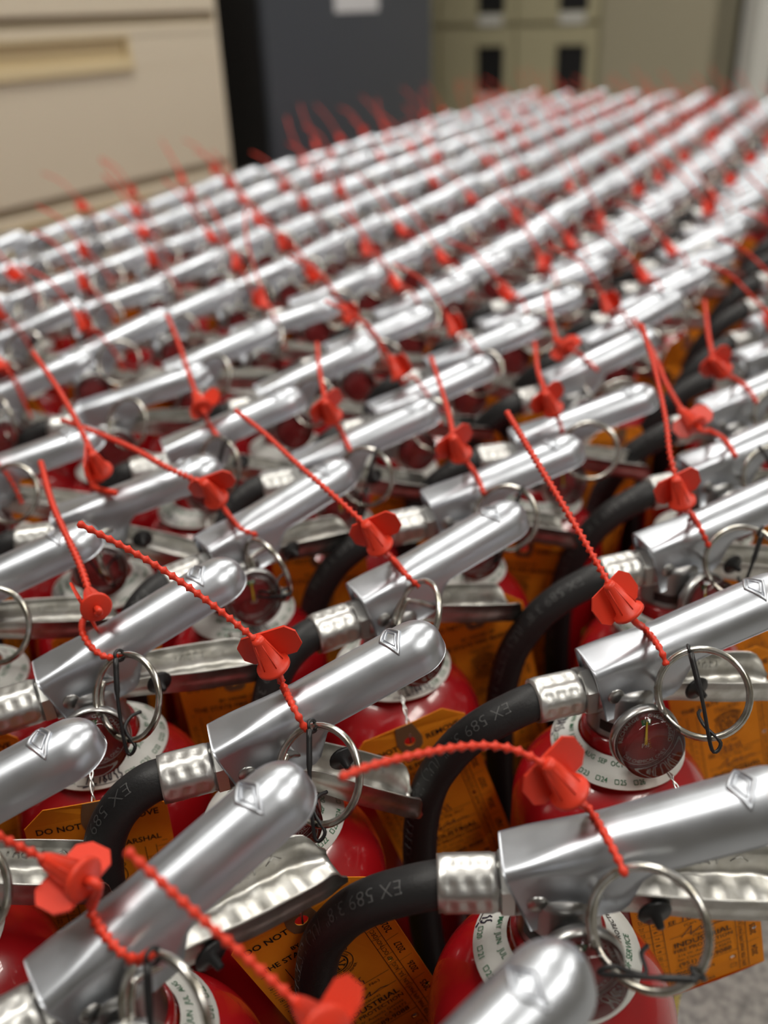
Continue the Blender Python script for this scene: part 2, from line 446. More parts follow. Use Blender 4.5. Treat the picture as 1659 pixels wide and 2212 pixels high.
def mk_ferrule(lod):
    mx = Matrix.Translation((-.0245, 0, HZ)) @ rot_to((-1, 0, -.03)); mb = MB(); seg = (36, 16, 10)[lod]
    if lod == 0:
        prof = []; n = 18; vs, fs = [], []
        for i in range(n+1):
            t = i/n; z = .0235*t
            for k in range(seg):
                a = 2*pi*k/seg; r = .0112
                if .10 < t < .94:
                    row = sin((t-.10)/.84*3*pi)**2; rib = .5+.5*cos(8*a)
                    r -= .0009*row*(rib**2.5) - .0003*(1-rib)
                else: r -= .0003
                vs.append((r*cos(a), r*sin(a), z))
        for i in range(n):
            for k in range(seg): fs.append((i*seg+k, i*seg+(k+1) % seg, (i+1)*seg+(k+1) % seg, (i+1)*seg+k))
        fs.append(tuple(range(seg-1, -1, -1))); fs.append(tuple(n*seg+k for k in range(seg)))
        mb.add(vs, fs, True, mx)
    else: mb.lathe([(.0095, 0), (.0110, 0), (.0108, .008), (.0112, .010), (.0108, .016), (.0112, .018), (.0110, .0235), (.0095, .0235)], seg, mx)
    return mb.mesh('crimp_ferrule', 'ferrule')
def mk_nut():
    mx = Matrix.Translation((-.0180, 0, HZ)) @ rot_to((-1, 0, -.03))
    return MB().lathe([(.0085, 0), (.0108, 0), (.0122, .001), (.0122, .0058), (.0108, .0066), (.0085, .0066)], 6, mx, smooth=False).mesh('hex_nut', 'ferrule')
HOLE = Vector((.0115, -.0125, .3565))
def ring_pts(n=40):
    """pin wire and ring; origin at the hole, ring lies in the xz plane"""
    rr = .0203; pts = [Vector((0, .012, 0)), Vector((0, .003, 0)), Vector((0, -.003, 0)), Vector((.0006, -.0070, -.0005))]
    c = Vector((rr+.001, -.0090, .0)); tot = radians(405)
    for k in range(n+1):
        a = pi + tot*k/n; pts.append(c + Vector((rr*cos(a), -.0036*k/n + .0005, rr*sin(a))))
    return pts
def mk_ring(lod):
    p = ring_pts((44, 24, 14)[lod]); return MB().tube(p, .00168, (10, 7, 5)[lod]).mesh('pull_ring', 'ringwire')
def mk_tether(v):
    rr = .0203; c = Vector((rr+.001, -.0115, 0)); a = radians((118, 70, -15)[v]); top = c + Vector((rr*cos(a), -.0015, rr*sin(a)))
    mb = MB()
    lp = [top + Vector((.0026*cos(t)*cos(a), .0030*sin(t), .0026*cos(t)*sin(a))) for t in [2*pi*k/12 for k in range(12)]]
    mb.tube(lp, .00085, 6, closed=True)
    low = ((.030, -.011, -.024), (.020, -.010, -.028), (.012, -.016, -.020))[v]
    plug = Vector((.0150, .0010, -.0085)) + Vector((.006, 0, 0))
    p1 = catmull([top + Vector((.001, -.003, -.001)), top.lerp(Vector(low), .5) + Vector((.001, -.004, 0)), Vector(low), Vector(low) + Vector((.003, .001, .004)), plug + Vector((.004, -.012, -.006)), plug + Vector((0, -.006, -.002)), plug], 6)
    mb.tube(p1, [.0014 if k < 5 else .0009 for k in range(len(p1))], 6)
    return mb.mesh('pin_tether', 'black')
def mk_plug():
    mb = MB(); mx = Matrix.Translation(HOLE + Vector((.021, -.0005, -.0085))) @ rot_to((.15, -1, -.1))
    mb.lathe([(.0010, -.002), (.0062, -.0006), (.0066, .0004), (.0060, .0012), (.0022, .0018), (.0015, .0065), (.0003, .0068)], 18, mx); return mb.mesh('tether_plug', 'black')
CI, CO, CZI, CZO = .0203, .0338, .3180, .3100
def cz(r): return lerp(CZI, CZO, (r-CI)/(CO-CI))
def mk_collar(lod):
    return MB().lathe([(CI, CZI), ((CI+CO)/2, cz((CI+CO)/2)+.0003), (CO, CZO), (CO, CZO-.0006), (CI, CZI-.0006)], (56, 28, 16)[lod]).mesh('verification_collar', 'paper')
def on_collar(flat, name, m):
    mb = MB(); mb.add([(x, y, cz(sqrt(x*x+y*y)) + .0005) for x, y, z in flat.v], flat.f, False); return mb.mesh(name, m)
def mk_collar_print():
    f = MB()
    months = ['JAN', 'FEB', 'MAR', 'APR', 'MAY', 'JUN', 'JUL', 'AUG', 'SEP', 'OCT', 'NOV', 'DEC']
    for k, m in enumerate(months): put_arc_text(f, m, 0, 0, .0246, radians(-205 + k*17.5), .0031, .008, True)
    for k, y in enumerate(('20', '21', '22', '23', '24', '25', '26')):
        a = radians(-130 + k*17); put_arc_text(f, y, 0, 0, .0322, a+.07, .0032, .008, True)
        c = (.0311*cos(a-.03), .0311*sin(a-.03)); q = [(c[0]+.0013*cos(a+pi/4+i*pi/2), c[1]+.0013*sin(a+pi/4+i*pi/2)) for i in range(5)]; put_poly(f, q, .0003)
    put_arc_text(f, 'VERIFICATION OF SERVICE', 0, 0, .0296, radians(30), .0034, .008, True)
    put_arc_text(f, 'PERFORMED BY', 0, 0, .0286, radians(-175), .0030, .008, True)
    put_arc_text(f, 'EE NO.', 0, 0, .0318, radians(-190), .0034, .008, True)
    return on_collar(f, 'green_print', 'green')
def mk_collar_black():
    f = MB(); put_arc_text(f, 'INDUSTRIAL FIRE PROTECTION', 0, 0, .0256, radians(52), .0030, .012, True)
    put_poly(f, [(.0325*cos(a), .0325*sin(a)) for a in [radians(-178 + 3*k) for k in range(14)]], .0003)
    return on_collar(f, 'black_print', 'ink')
def mk_collar_pen():
    f = MB(); a0 = radians(-170)
    glyphs = [[(0,0),(.3,1),(.1,.9)], [(.1,1.0),(.75,.95)], [(.9,.9),(.95,0),(1.5,.05)], [(1.9,0),(2.0,1)], [(2.5,.5),(2.3,.85),(2.7,1),(2.8,.7),(2.4,.3),(2.6,0),(2.9,.2),(2.5,.5)],
              [(3.2,.5),(3.3,1),(3.6,.8),(3.5,.1),(3.2,.2),(3.2,.5)], [(4.3,.9),(4.0,.6),(4.3,.5),(4.4,0)], [(5.1,1),(4.8,.95),(4.75,.5),(5.1,.4),(5.0,0),(4.7,.1)], [(-.4,-.25),(5.6,-.3)]]
    for g in glyphs:
        pts = []
        for x, y in g:
            r = .0300 - (y-.4)*.0048; a = a0 + x*.0034/.030; pts.append((r*cos(a), r*sin(a)))
        put_poly(f, pts, .00062)
    return on_collar(f, 'handwriting', 'pen')
def mk_nameplate():
    return MB().lathe([(R+.0003, .07), (R+.0003, .215)], 14, a0=radians(-60), a1=radians(55)).mesh('nameplate', 'namey')
def mk_nameprint():
    f = MB()
    for k, t in enumerate('ABC'): put_text(f, t, -.028+k*.026, .170, .030, .02)
    for k in range(9): put_line(f, -.040, .155-.008*k, .042, .155-.008*k, .0018)
    mb = MB(); mb.add([((R+.0006)*cos(x/R-.04), (R+.0006)*sin(x/R-.04), y) for x, y, z in f.v], f.f, False); return mb.mesh('nameplate_print', 'ink')

ME = {}
for lod in (0, 1, 2):
    ME[lod] = dict(cylinder=mk_cyl(lod), valve_body=mk_valve(lod), lever=mk_lever(lod), carry_handle=mk_handle(lod), gauge_housing=mk_gauge(lod), gauge_lens=mk_lens(lod),
                   gauge_dial=mk_dial(lod), hose_tight=mk_hose('tight', lod), hose_wide=mk_hose('wide', lod), crimp_ferrule=mk_ferrule(lod), pull_ring=mk_ring(lod), verification_collar=mk_collar(lod))
X = dict(emblem=mk_emblem(), stamp=mk_stamp(), bracket=mk_bracket(), rivet=mk_rivet(-.0095, .0050, .0122, .0042), rivet2=mk_rivet(.0065, .3480, .0112, .0032), band=mk_band(), washer=mk_gring(), dialprint=mk_dialprint(), sector=mk_sector(), needle=mk_needle(),
         hp_tight=mk_hoseprint('tight'), hp_wide=mk_hoseprint('wide'), nut=mk_nut(), tether=[mk_tether(v) for v in range(3)], plug=mk_plug(), cprint=mk_collar_print(), cblack=mk_collar_black(),
         cpen=mk_collar_pen(), nameplate=mk_nameplate(), nameprint=mk_nameprint())
def extinguisher(x, y, az, lod, label, group=None, droop=16, ring=(15, 0), hose='tight', tether=0, collar=0, gyaw=-90, slope=16):
    root = thing('fire_extinguisher', label, 'fire extinguisher', Matrix.Translation((x, y, 0)) @ Matrix.Rotation(radians(az), 4, 'Z'), group)
    m = ME[lod]
    cyl = obj('cylinder', m['cylinder'], root, label='glossy red cylinder' if lod == 0 else None)
    val = obj('valve_body', m['valve_body'], root)
    lev = obj('lever', m['lever'], root, Matrix.Translation(PIV) @ Matrix.Rotation(radians(-slope), 4, 'Y'), label='silver aluminium squeeze lever' if lod == 0 else None)
    hmx = Matrix.Translation(HPIV) @ Matrix.Rotation(radians(droop), 4, 'Y')
    han = obj('carry_handle', m['carry_handle'], root, hmx)
    g = obj('pressure_gauge', m['gauge_housing'], root, Matrix.Rotation(radians(gyaw), 4, 'Z'))
    obj('gauge_dial', m['gauge_dial'], g)
    if lod < 2: obj('gauge_lens', m['gauge_lens'], g)
    h = obj('hose', m['hose_'+hose], root, label='black rubber hose' if lod == 0 else None)
    obj('crimp_ferrule', m['crimp_ferrule'], h)
    rmx = Matrix.Translation(HOLE) @ Matrix.Rotation(radians(-ring[0]), 4, 'Z') @ Matrix.Rotation(radians(ring[1]), 4, 'X')
    rg = obj('pull_ring', m['pull_ring'], root, rmx)
    col = obj('verification_collar', m['verification_collar'], root, Matrix.Rotation(radians(collar), 4, 'Z'), label='white collar with green print' if lod == 0 else None)
    if lod < 2:
        br = obj('pivot_bracket', X['bracket'], root); obj('hex_nut', X['nut'], h); obj('diamond_emblem', X['emblem'], lev)
    if lod == 0:
        obj('rivet', X['rivet'], lev); obj('rivet', X['rivet2'], br); obj('stamped_number', X['stamp'], han)
        obj('dark_band', X['band'], val); obj('rubber_washer', X['washer'], g)
        for n, k in (('dial_print', 'dialprint'), ('green_sector', 'sector'), ('gauge_needle', 'needle')): obj(n, X[k], g)
        obj('moulded_lettering', X['hp_'+hose], h)
        obj('green_print', X['cprint'], col); obj('black_print', X['cblack'], col); obj('handwriting', X['cpen'], col)
        np_ = obj('nameplate', X['nameplate'], root); obj('nameplate_print', X['nameprint'], np_)
        if tether is not None:
            obj('pin_tether', X['tether'][tether], root, rmx); obj('tether_plug', X['plug'], root)
    return root

# ------------------------------------------------------------------ tamper seals
CONE = [(.0002, .0185), (.0026, .0185), (.0030, .0170), (.0054, .0030), (.0058, .0030), (.0062, .0018), (.0076, .0015), (.0078, 0), (.0070, -.0006), (.0018, -.0008)]
def seal_meshes(strap, base, apex, tail, flag_rot, lod=0, view=Vector((0, 0, .647)), view_is_point=True):
    base, apex = Vector(base), Vector(apex); ax = (apex-base).normalized()
    q = Vector((0, 0, 1)).rotation_difference(ax).to_matrix().to_4x4(); mx = Matrix.Translation(base) @ q
    body = MB().lathe(CONE, (22, 12, 7)[lod], mx)
    if lod == 0:
        for k in range(6):
            a = 2*pi*k/6; body.tube([mx @ Vector((.0030*cos(a), .0030*sin(a), .0165)), mx @ Vector((.0056*cos(a), .0056*sin(a), .0032))], .00025, 4)
    body = body.mesh('seal_body', 'seal')
    n = view - base if view_is_point else view; n = (n - ax*n.dot(ax)).normalized(); n = Matrix.Rotation(flag_rot, 3, ax) @ n; b = ax.cross(n)
    o_ = base - n*.0058
    fm = Matrix(((b.x, ax.x, n.x, o_.x), (b.y, ax.y, n.y, o_.y), (b.z, ax.z, n.z, o_.z), (0, 0, 0, 1)))
    flag = MB().plate([(-.0090, .000), (.0110, .000), (.0150, .0040), (.0150, .0120), (.0115, .0165), (-.0085, .0165), (-.0125, .0120), (-.0125, .0040)], .0011, fm).mesh('seal_flag', 'seal')
    def beads(pts, plain=0):
        P = catmull(pts, 8)
        if lod == 2: P = resample(P, .012); return P, [.0012]*len(P)
        P = resample(P, .0011); r = []; d = 0
        for k in range(len(P)):
            if k: d += (P[k]-P[k-1]).length
            ph = (d % .0044)/.0044
            r.append(.00105 + (.0012*max(0, 1-abs(ph-.75)/.28) if d > plain else .0007))
        return P, r
    seg = (7, 5, 4)[lod]; mb = MB()
    P, r = beads([base - ax*.0005] + [base - ax*.006] + [Vector(p) for p in reversed(strap)], .012); mb.tube(P, r, seg)
    loop = mb.mesh('seal_loop', 'seal'); mb = MB()
    P, r = beads([apex - ax*.002] + [Vector(p) for p in tail]); mb.tube(P, r, seg)
    return body, flag, loop, mb.mesh('beaded_tail', 'seal')
def seal(meshes, mx, label, group):
    root = thing('tamper_seal', label, 'tamper seal', mx, group); b = obj('seal_body', meshes[0], root)
    obj('seal_flag', meshes[1], root); obj('seal_loop', meshes[2], root); obj('beaded_tail', meshes[3], root); return root

# ------------------------------------------------------------------ hanging inspection tags (local: x right, y up, z towards the reader, origin at the hole)
TW, TH, TT = .033, .131, .0118       # half width, length, top edge above the hole
def tag_curl(mb, k=2.2):
    mb.v = [(x, y, z - k*x*x*.5 + .00004*((y*100)**2)*.15) for x, y, z in mb.v]
    return mb
def mk_card():
    c = .0105; b = TT-TH
    poly = [(-TW, b)] + [(-TW+2*TW*k/8, b) for k in range(1, 8)] + [(TW, b), (TW, TT-c), (TW-c, TT)] + [(TW-c-2*(TW-c)*k/6, TT) for k in range(1, 6)] + [(-TW+c, TT), (-TW, TT-c)]
    holes = [circle(0, 0, .0031, 16), circle(.0213, -.0565, .0013, 10), circle(.0292, -.088, .0013, 10), circle(.0155, -.1045, .0013, 10)]
    mb = MB(); mb.plate(poly, .0004, holes=holes); mb.v = [(x, y, z-.0002) for x, y, z in mb.v]
    return tag_curl(mb).mesh('card', 'card')
def mk_patch():
    poly = [(-.0046, TT+.0001), (-.0062, .006), (-.0072, 0), (-.0060, -.0052), (-.0036, -.0072), (.0036, -.0072), (.0060, -.0052), (.0072, 0), (.0062, .006), (.0046, TT+.0001)]
    mb = MB(); mb.plate(poly, .00025, holes=[circle(0, 0, .0031, 16)]); mb.v = [(x, y, z+.0003) for x, y, z in mb.v]; return tag_curl(mb).mesh('hole_patch', 'patch')
def mk_tagprint():
    f = MB(); B = .014
    put_text(f, 'DO NOT', -.0285, -.0035, .0052, B); put_text(f, 'REMOVE', .0088, -.0035, .0052, B)
    put_text(f, 'BY ORDER OF', 0, -.0145, .0036, B, 'CENTER'); put_text(f, 'THE STATE FIRE MARSHAL', 0, -.0198, .0047, B, 'CENTER')
    put_line(f, -.030, -.0220, .030, -.0220)
    put_text(f, 'Type BCD', 0, -.0258, .0030, .006, 'CENTER')
    for a, b in (((-.0075, -.0266), (.0075, -.0266)), ((-.0075, -.0230), (.0075, -.0230)), ((-.0075, -.0266), (-.0075, -.0230)), ((.0075, -.0266), (.0075, -.0230))): put_line(f, *a, *b, .00025)
    cy = -.0385
    put_arc_text(f, 'REGISTERED', 0, cy, .0087, pi/2, .0031, B); put_ring(f, 0, cy, .0083, .0004); put_ring(f, 0, cy, .0057, .0007)
    put_arc_text(f, 'STATE OF CALIFORNIA', 0, cy, .0063, pi/2, .0017, .004); put_arc_text(f, 'STATE FIRE MARSHAL', 0, cy, .0076, -pi/2, .0017, .004, True)
    put_arc_text(f, 'FIRE EXTINGUISHER', 0, cy, .0107, -pi/2, .0022, .006, True)
    for k in range(8):
        a = pi*k/4; put_line(f, .0008*cos(a), cy+.0008*sin(a), .0048*cos(a), cy+.0048*sin(a), .0007)
        put_line(f, .0046*cos(a-.22), cy+.0046*sin(a-.22), .0046*cos(a+.22), cy+.0046*sin(a+.22), .0005)
    put_text(f, 'E-1985', 0, -.0533, .0027, .004, 'CENTER')
    put_text(f, 'EE', -.0155, -.0612, .0042); put_line(f, -.0160, -.0620, .0180, -.0620)
    put_text(f, '(Cert. Reg. No.)', .002, -.0655, .0030, 0, 'CENTER'); put_line(f, -.0160, -.0722, .0180, -.0722); put_text(f, '(Signature)', .002, -.0755, .0028, 0, 'CENTER')
    put_text(f, 'INDUSTRIAL', .001, -.0808, .0056, B, 'CENTER'); put_text(f, 'FIRE PROTECTION', .001, -.0850, .0039, .01, 'CENTER')
    put_text(f, '316 W. Avenida Gaviota', .001, -.0888, .0029, 0, 'CENTER'); put_text(f, 'San Clemente, CA 92672', .001, -.0922, .0029, 0, 'CENTER')
    put_text(f, '(951) 689-9088', .001, -.0972, .0047, .01, 'CENTER'); put_line(f, -.0160, -.0990, .0190, -.0990)
    for k, t in enumerate(('ANNUAL', 'MAINTENANCE', 'PERFORMED', '', 'NEW', 'EXTINGUISHER')):
        if t: put_text(f, t, -.0155, -.1030-.0026*k, .0030, .008)
    for y in (-.1058, -.1128): put_poly(f, [(.0140, y), (.0172, y), (.0172, y+.0028), (.0140, y+.0028), (.0140, y)], .00025)
    months = ['JAN', 'FEB', 'MAR', 'APR', 'MAY', 'JUN', 'JUL', 'AUG', 'SEP', 'OCT', 'NOV', 'DEC']
    for k, t in enumerate(months):
        y = -.1135 + k*.0072; put_text(f, t, .0226, y, .0031, 0, 'CENTER', pi/2); put_line(f, .0190, y+.0036, .0240, y+.0036, .0002)
    for k, t in enumerate(('2024', '2025', '2026', '2027', '2028')):
        y = -.1060 + k*.0180; put_text(f, t, .0296, y, .0045, .012, 'CENTER', pi/2); put_line(f, .0245, y+.009, .0310, y+.009, .0002)
    put_line(f, .0190, -.1170, .0190, -.0235, .0003); put_line(f, .0243, -.1170, .0243, -.0235, .0003)
    for k in range(16):
        y = -.031 - k*.0054
        put_text(f, str(16+k), -.0303, y, .0034, 0, 'CENTER', -pi/2); put_line(f, -.0310, y-.0027, -.0250, y-.0027, .0002)
        if k: put_text(f, str(k), -.0235, y, .0034, 0, 'CENTER', -pi/2); put_line(f, -.0245, y-.0027, -.0190, y-.0027, .0002)
    put_line(f, -.0248, -.1170, -.0248, -.0235, .0003); put_line(f, -.0188, -.1170, -.0188, -.0235, .0003)
    f.v = [(x, y, .00035) for x, y, z in f.v]
    return tag_curl(f).mesh('tag_print', 'ink')
def mk_tagpen():
    f = MB()
    for g in ([(0,0),(.2,1)], [(.9,.6),(.6,.9),(.9,1.05),(1.0,.8),(.6,.3),(.8,0),(1.1,.2),(.9,.6)], [(1.5,.5),(1.6,1),(2.0,.8),(1.9,.1),(1.5,.1),(1.5,.5)], [(2.7,.9),(2.4,.6),(2.7,.5),(2.8,0)], [(3.4,1),(3.1,.95),(3.1,.5),(3.4,.4),(3.3,0)]):
        put_poly(f, [(-.008+x*.0040, -.0612+y*.0055) for x, y in g], .0005)
    put_poly(f, [(-.010,-.0735),(-.004,-.0665),(-.005,-.0735),(.001,-.069),(.001,-.072),(.005,-.069),(.004,-.072),(.010,-.0705),(.014,-.072)], .0005)
    f.v = [(x, y, .0004) for x, y, z in f.v]; return tag_curl(f).mesh('handwriting', 'pen')
def mk_tagwire():
    mb = MB()
    for ph in (0, pi):
        pts = [Vector((0, .0, -.0015 if ph else .0022))]
        for k in range(26):
            t = k/25; y = .004 + .014*sin(t*1.9); z = .0005 - .026*t**1.3
            a = ph + t*15; w = .0008*(1 if 2 < k < 24 else .3); pts.append(Vector((w*cos(a), y, z + w*sin(a))))
        mb.tube(pts, .0005, 5)
    return mb.mesh('twisted_wire', 'wire')
TAG = dict(card=mk_card(), hole_patch=mk_patch(), tag_print=mk_tagprint(), handwriting=mk_tagpen(), twisted_wire=mk_tagwire())
def tag(hole, az, roll, lean, label, group, near=True):
    """az: direction the printed face looks (deg)"""
    mx = Matrix.Translation(hole) @ Matrix.Rotation(radians(az+90), 4, 'Z') @ Matrix.Rotation(radians(90), 4, 'X')
    root = thing('inspection_tag', label, 'tag', mx, group)
    rm = Matrix.Rotation(radians(lean), 4, 'X') @ Matrix.Rotation(radians(roll), 4, 'Z')
    c = obj('card', TAG['card'], root, rm); obj('hole_patch', TAG['hole_patch'], root, rm)
    if near:
        obj('tag_print', TAG['tag_print'], c); obj('handwriting', TAG['handwriting'], c)
    obj('twisted_wire', TAG['twisted_wire'], root)
    return root
# ------------------------------------------------------------------ room shell and background furniture
E1 = Vector((.5, .866, 0)); E2 = Vector((.866, -.5, 0))      # room axes: along the rows, across the rows
ROOM = Matrix(((E1.x, -E2.x, 0, 0), (E1.y, -E2.y, 0, 0), (0, 0, 1, 0), (0, 0, 0, 1)))   # local x = E1, local y = -E2
def at(p): return Matrix.Translation((p[0], p[1], 0)) @ ROOM
rc = at((.35, 1.9)); X0, X1, Y0, Y1, H = -3.9, 4.3, -3.3, 1.85, 2.7
struct('floor', MB().box((X0, Y0, -.05), (X1, Y1, 0)).mesh('floor', 'concrete'), rc)
struct('ceiling', MB().box((X0, Y0, H), (X1, Y1, H+.05)).mesh('ceiling', 'ceiling'), rc)
struct('wall_back', MB().box((X1, Y0, 0), (X1+.1, Y1, H)).mesh('wall', 'wall'), rc)
struct('wall_front', MB().box((X0-.1, Y0, 0), (X0, Y1, H)).mesh('wall', 'wall'), rc)
struct('wall_left', MB().box((X0, Y1, 0), (X1, Y1+.1, H)).mesh('wall', 'wall'), rc)
struct('wall_right', MB().box((X0, Y0-.1, 0), (X1, Y0, H)).mesh('wall', 'wall'), rc)
def troffer(x, y, label):
    t = thing('ceiling_light', label, 'ceiling light', rc @ Matrix.Translation((x, y, H)), 'ceiling lights')
    f = MB(); w, l = .30, .61
    for a in (-1, 1):
        f.box((a*l-.015, -w, -.06), (a*l+.015, w, -.001)); f.box((-l, a*w-.015, -.06), (l, a*w+.015, -.001))
    obj('lamp_frame', f.mesh('lamp_frame', 'lampframe'), t)
    obj('diffuser', MB().add([(-l, -w, -.03), (-l, w, -.03), (l, w, -.03), (l, -w, -.03)], [(0, 1, 2, 3)], False).mesh('diffuser', 'lamp'), t)
    for k in (-1, 1): obj('louvre_bar', MB().box((-l, k*.105-.02, -.055), (l, k*.105+.02, -.035)).mesh('bar', 'lampframe'), t)
    obj('louvre_bar', MB().box((-.015, -w, -.055), (.015, w, -.035)).mesh('bar', 'lampframe'), t)
for ix, x in enumerate((-1.9, .1, 2.5)):
    for iy, y in enumerate((-2.0, 0.3)):
        troffer(x, y, 'recessed fluorescent ceiling light in the %s row on the %s side' % (('near', 'middle', 'far')[ix], ('right', 'left')[iy]))

# lateral file cabinet: local x along its front, front face at y = 0, body behind (+y)
def lateral_file():
    W, D, Ht = 1.07, .46, 1.30
    t = thing('file_cabinet', 'beige lateral file cabinet with wide drawers standing at left', 'cabinet', at((-.352, 2.522)) @ Matrix.Translation((-W, 0, 0)))
    b = MB(); b.box((0, .02, 0), (W, D, Ht)); b.box((0, .004, .0), (.012, .02, Ht)); b.box((W-.012, .004, 0), (W, .02, Ht)); obj('body', b.mesh('body', 'beige'), t)
    g = MB(); g.box((.012, .012, .03), (W-.012, .0201, Ht-.01)); obj('drawer_gap_shade', g.mesh('gap', 'beigeshade'), t)  # backing strip whose darker colour stands for shade between drawers
    z = .02
    for k, (z0, z1) in enumerate(((.035, .306), (.326, .634), (.656, .962), (.984, 1.285))):
        d = MB(); zc = z1-.045; xl, xr = W/2-.21, W/2+.21
        d.rbox((.014, 0, z0), (W-.014, .018, z1-.082), .003); d.rbox((.014, 0, z1-.022), (W-.014, .018, z1), .003)
        d.box((.014, 0.001, z1-.084), (xl, .018, z1-.02)); d.box((xr, 0.001, z1-.084), (W-.014, .018, z1-.02))
        dr = obj('drawer', d.mesh('drawer', 'beige'), t)
        p = MB(); p.box((xl, .010, z1-.084), (xr, .03, z1-.02)); p.rbox((xl-.012, -.006, z1-.088), (xr+.012, .010, z1-.060), .004)
        p.rbox((xl-.012, -.002, z1-.060), (xl+.004, .010, z1-.016), .003); p.rbox((xr-.004, -.002, z1-.060), (xr+.012, .010, z1-.016), .003)
        p.rbox((xl-.012, -.003, z1-.026), (xr+.012, .010, z1-.014), .003)
        obj('drawer_pull', p.mesh('pull', 'pull'), dr)
lateral_file()
def dark_cabinet():
    W, D, Ht = 1.0, .55, 1.75
    t = thing('storage_cabinet', 'slate grey storage cabinet with black side and paper notice', 'cabinet', at((-.268, 2.752)))
    obj('body', MB().rbox((0, .02, 0), (W, D, Ht), .006).mesh('body', 'blackmetal'), t)
    for k in range(1):
        d = obj('door', MB().rbox((.004, 0, .05), (W-.004, .0195, Ht-.02), .004).mesh('door', 'slate'), t)
        hx = W - .07
        obj('door_handle', MB().rbox((hx-.008, -.03, .95), (hx+.008, -.0005, 1.1), .004).mesh('handle', 'blackmetal'), d)
    n = thing('paper_notice', 'white paper notice taped to the slate grey cabinet door', 'notice', at((-.268, 2.752)), me=MB().box((.36, -.0016, .642), (.62, -.0008, .99)).mesh('notice', 'sheet'))
dark_cabinet()
def locker(i):
    W, D, Ht = .37, .45, 1.8
    mx = at((.967, 4.30)) @ Matrix.Rotation(radians(90), 4, 'Z') @ Matrix.Translation(((i-1+1)*W, 0, 0))
    # local after rotation: x runs left along the fronts, fronts look back along the rows at local y = 0, body at -y
    t = thing('locker', ('cream metal locker nearest the plain tan cabinet', 'cream metal locker between the other two lockers', 'cream metal locker half hidden by slate grey cabinet')[i], 'locker', mx, 'cream lockers')
    obj('body', MB().rbox((0.001, -D, 0), (W-.001, -.022, Ht), .004).mesh('body', 'cream'), t)
    zs = ((.05, .56), (.575, 1.15), (1.165, 1.78))
    for k, (z0, z1) in enumerate(zs):
        a, b = .055, .185; h0, h1 = ((.30, .487), (.612, .80), (1.2, 1.38))[k]
        d = MB()
        d.rbox((.008, -.022, z0), (a, 0, z1), .003); d.rbox((b, -.022, z0), (W-.008, 0, z1), .003)
        d.box((a-.002, -.021, z0), (b+.002, -.0005, h0)); d.box((a-.002, -.021, h1), (b+.002, -.0005, z1))
        dr = obj('door', d.mesh('door', 'cream'), t)
        obj('recess', MB().box((a, -.0215, h0), (b, -.0195, h1)).mesh('recess', 'blackmetal'), dr)
        obj('latch_plate', MB().rbox((a+.01, -.004, h0-.045), (b-.01, .003, h0-.004), .002).mesh('latch', 'post'), dr)
for i in range(3): locker(i)
tm = at((.967, 4.30)) @ Matrix.Rotation(radians(90), 4, 'Z')
t = thing('plain_cabinet', 'plain tan metal cabinet between lockers and white post', 'cabinet', tm)
obj('body', MB().rbox((-.465, -.45, 0), (-.002, -.022, 1.8), .006).mesh('body', 'tan'), t); obj('door', MB().rbox((-.459, -.0215, .06), (-.008, 0, 1.78), .004).mesh('door', 'tan'), t)
pm = Matrix.Translation((1.52, 4.00, 0)) @ Matrix.Rotation(radians(15), 4, 'Z')
t = thing('support_post', 'white square post at the far right of the room', 'post', pm)
obj('shaft', MB().rbox((-.05, -.05, .012), (.05, .05, H-.012), .006).mesh('shaft', 'post'), t); obj('base_plate', MB().box((-.09, -.09, 0), (.09, .09, .012)).mesh('plate', 'post'), t)
obj('cap_plate', MB().box((-.09, -.09, H-.012), (.09, .09, H)).mesh('plate', 'post'), t)
t = thing('dark_cabinet', 'dark cabinet behind the white post at right edge', 'cabinet', Matrix.Translation((1.72, 4.35, 0)) @ Matrix.Rotation(radians(5), 4, 'Z'))
obj('body', MB().rbox((0, .02, 0), (.9, .5, 1.7), .006).mesh('body', 'blackmetal'), t); obj('door', MB().rbox((.006, 0, .05), (.894, .0195, 1.68), .004).mesh('door', 'slate'), t)
# ------------------------------------------------------------------ the extinguishers, row by row
NEAR = {
  'A': (0, -1, -0.0169, 0.1351, 35.0, 16, None),
  'B': (1, -1, 0.0631, 0.2447, -2.5, 21, 2),
  'C': (2, -1, 0.1158, 0.3621, 13.0, 16, 11),
  'D': (3, -1, 0.1723, 0.4723, 15.0, 16, None),
  'I': (4, -1, 0.2288, 0.5748, 15.0, 16, None),
  'I2': (5, -1, 0.2737, 0.6771, 15.0, 16, None),
  'I3': (6, -1, 0.3382, 0.7836, 13.0, 16, None),
  'E': (0, 0, -0.1034, 0.2127, 33.0, 22, 2),
  'F': (1, 0, -0.0580, 0.3211, 16.0, 21, 34),
  'G': (2, 0, 0.0018, 0.4344, 27.0, 15, 17),
  'H': (3, 0, 0.0482, 0.5385, 15.5, 15, 19),
  'H2': (4, 0, 0.1187, 0.6311, 8.5, 16, None),
  'H3': (5, 0, 0.1614, 0.7528, 21.0, 16, None),
  'L': (0, 1, -0.2019, 0.2604, 23.0, 16, None),
  'J': (1, 1, -0.1534, 0.3760, 24.0, 20, 10),
  'M': (2, 1, -0.0964, 0.4968, 36.0, 13, 8),
  'Q': (3, 1, -0.0428, 0.6086, 18.0, 16, None),
  'K': (1, 2, -0.2467, 0.4348, 19.0, 16, None),
  'N': (2, 2, -0.1898, 0.5332, 9.0, 16, None),
  'O': (3, 2, -0.1402, 0.6403, 18.5, 16, None),
  'R': (3, 3, -0.2282, 0.7221, 6.0, 16, None),
  'U': (4, 3, -0.1743, 0.8186, 20.5, 16, None),
}

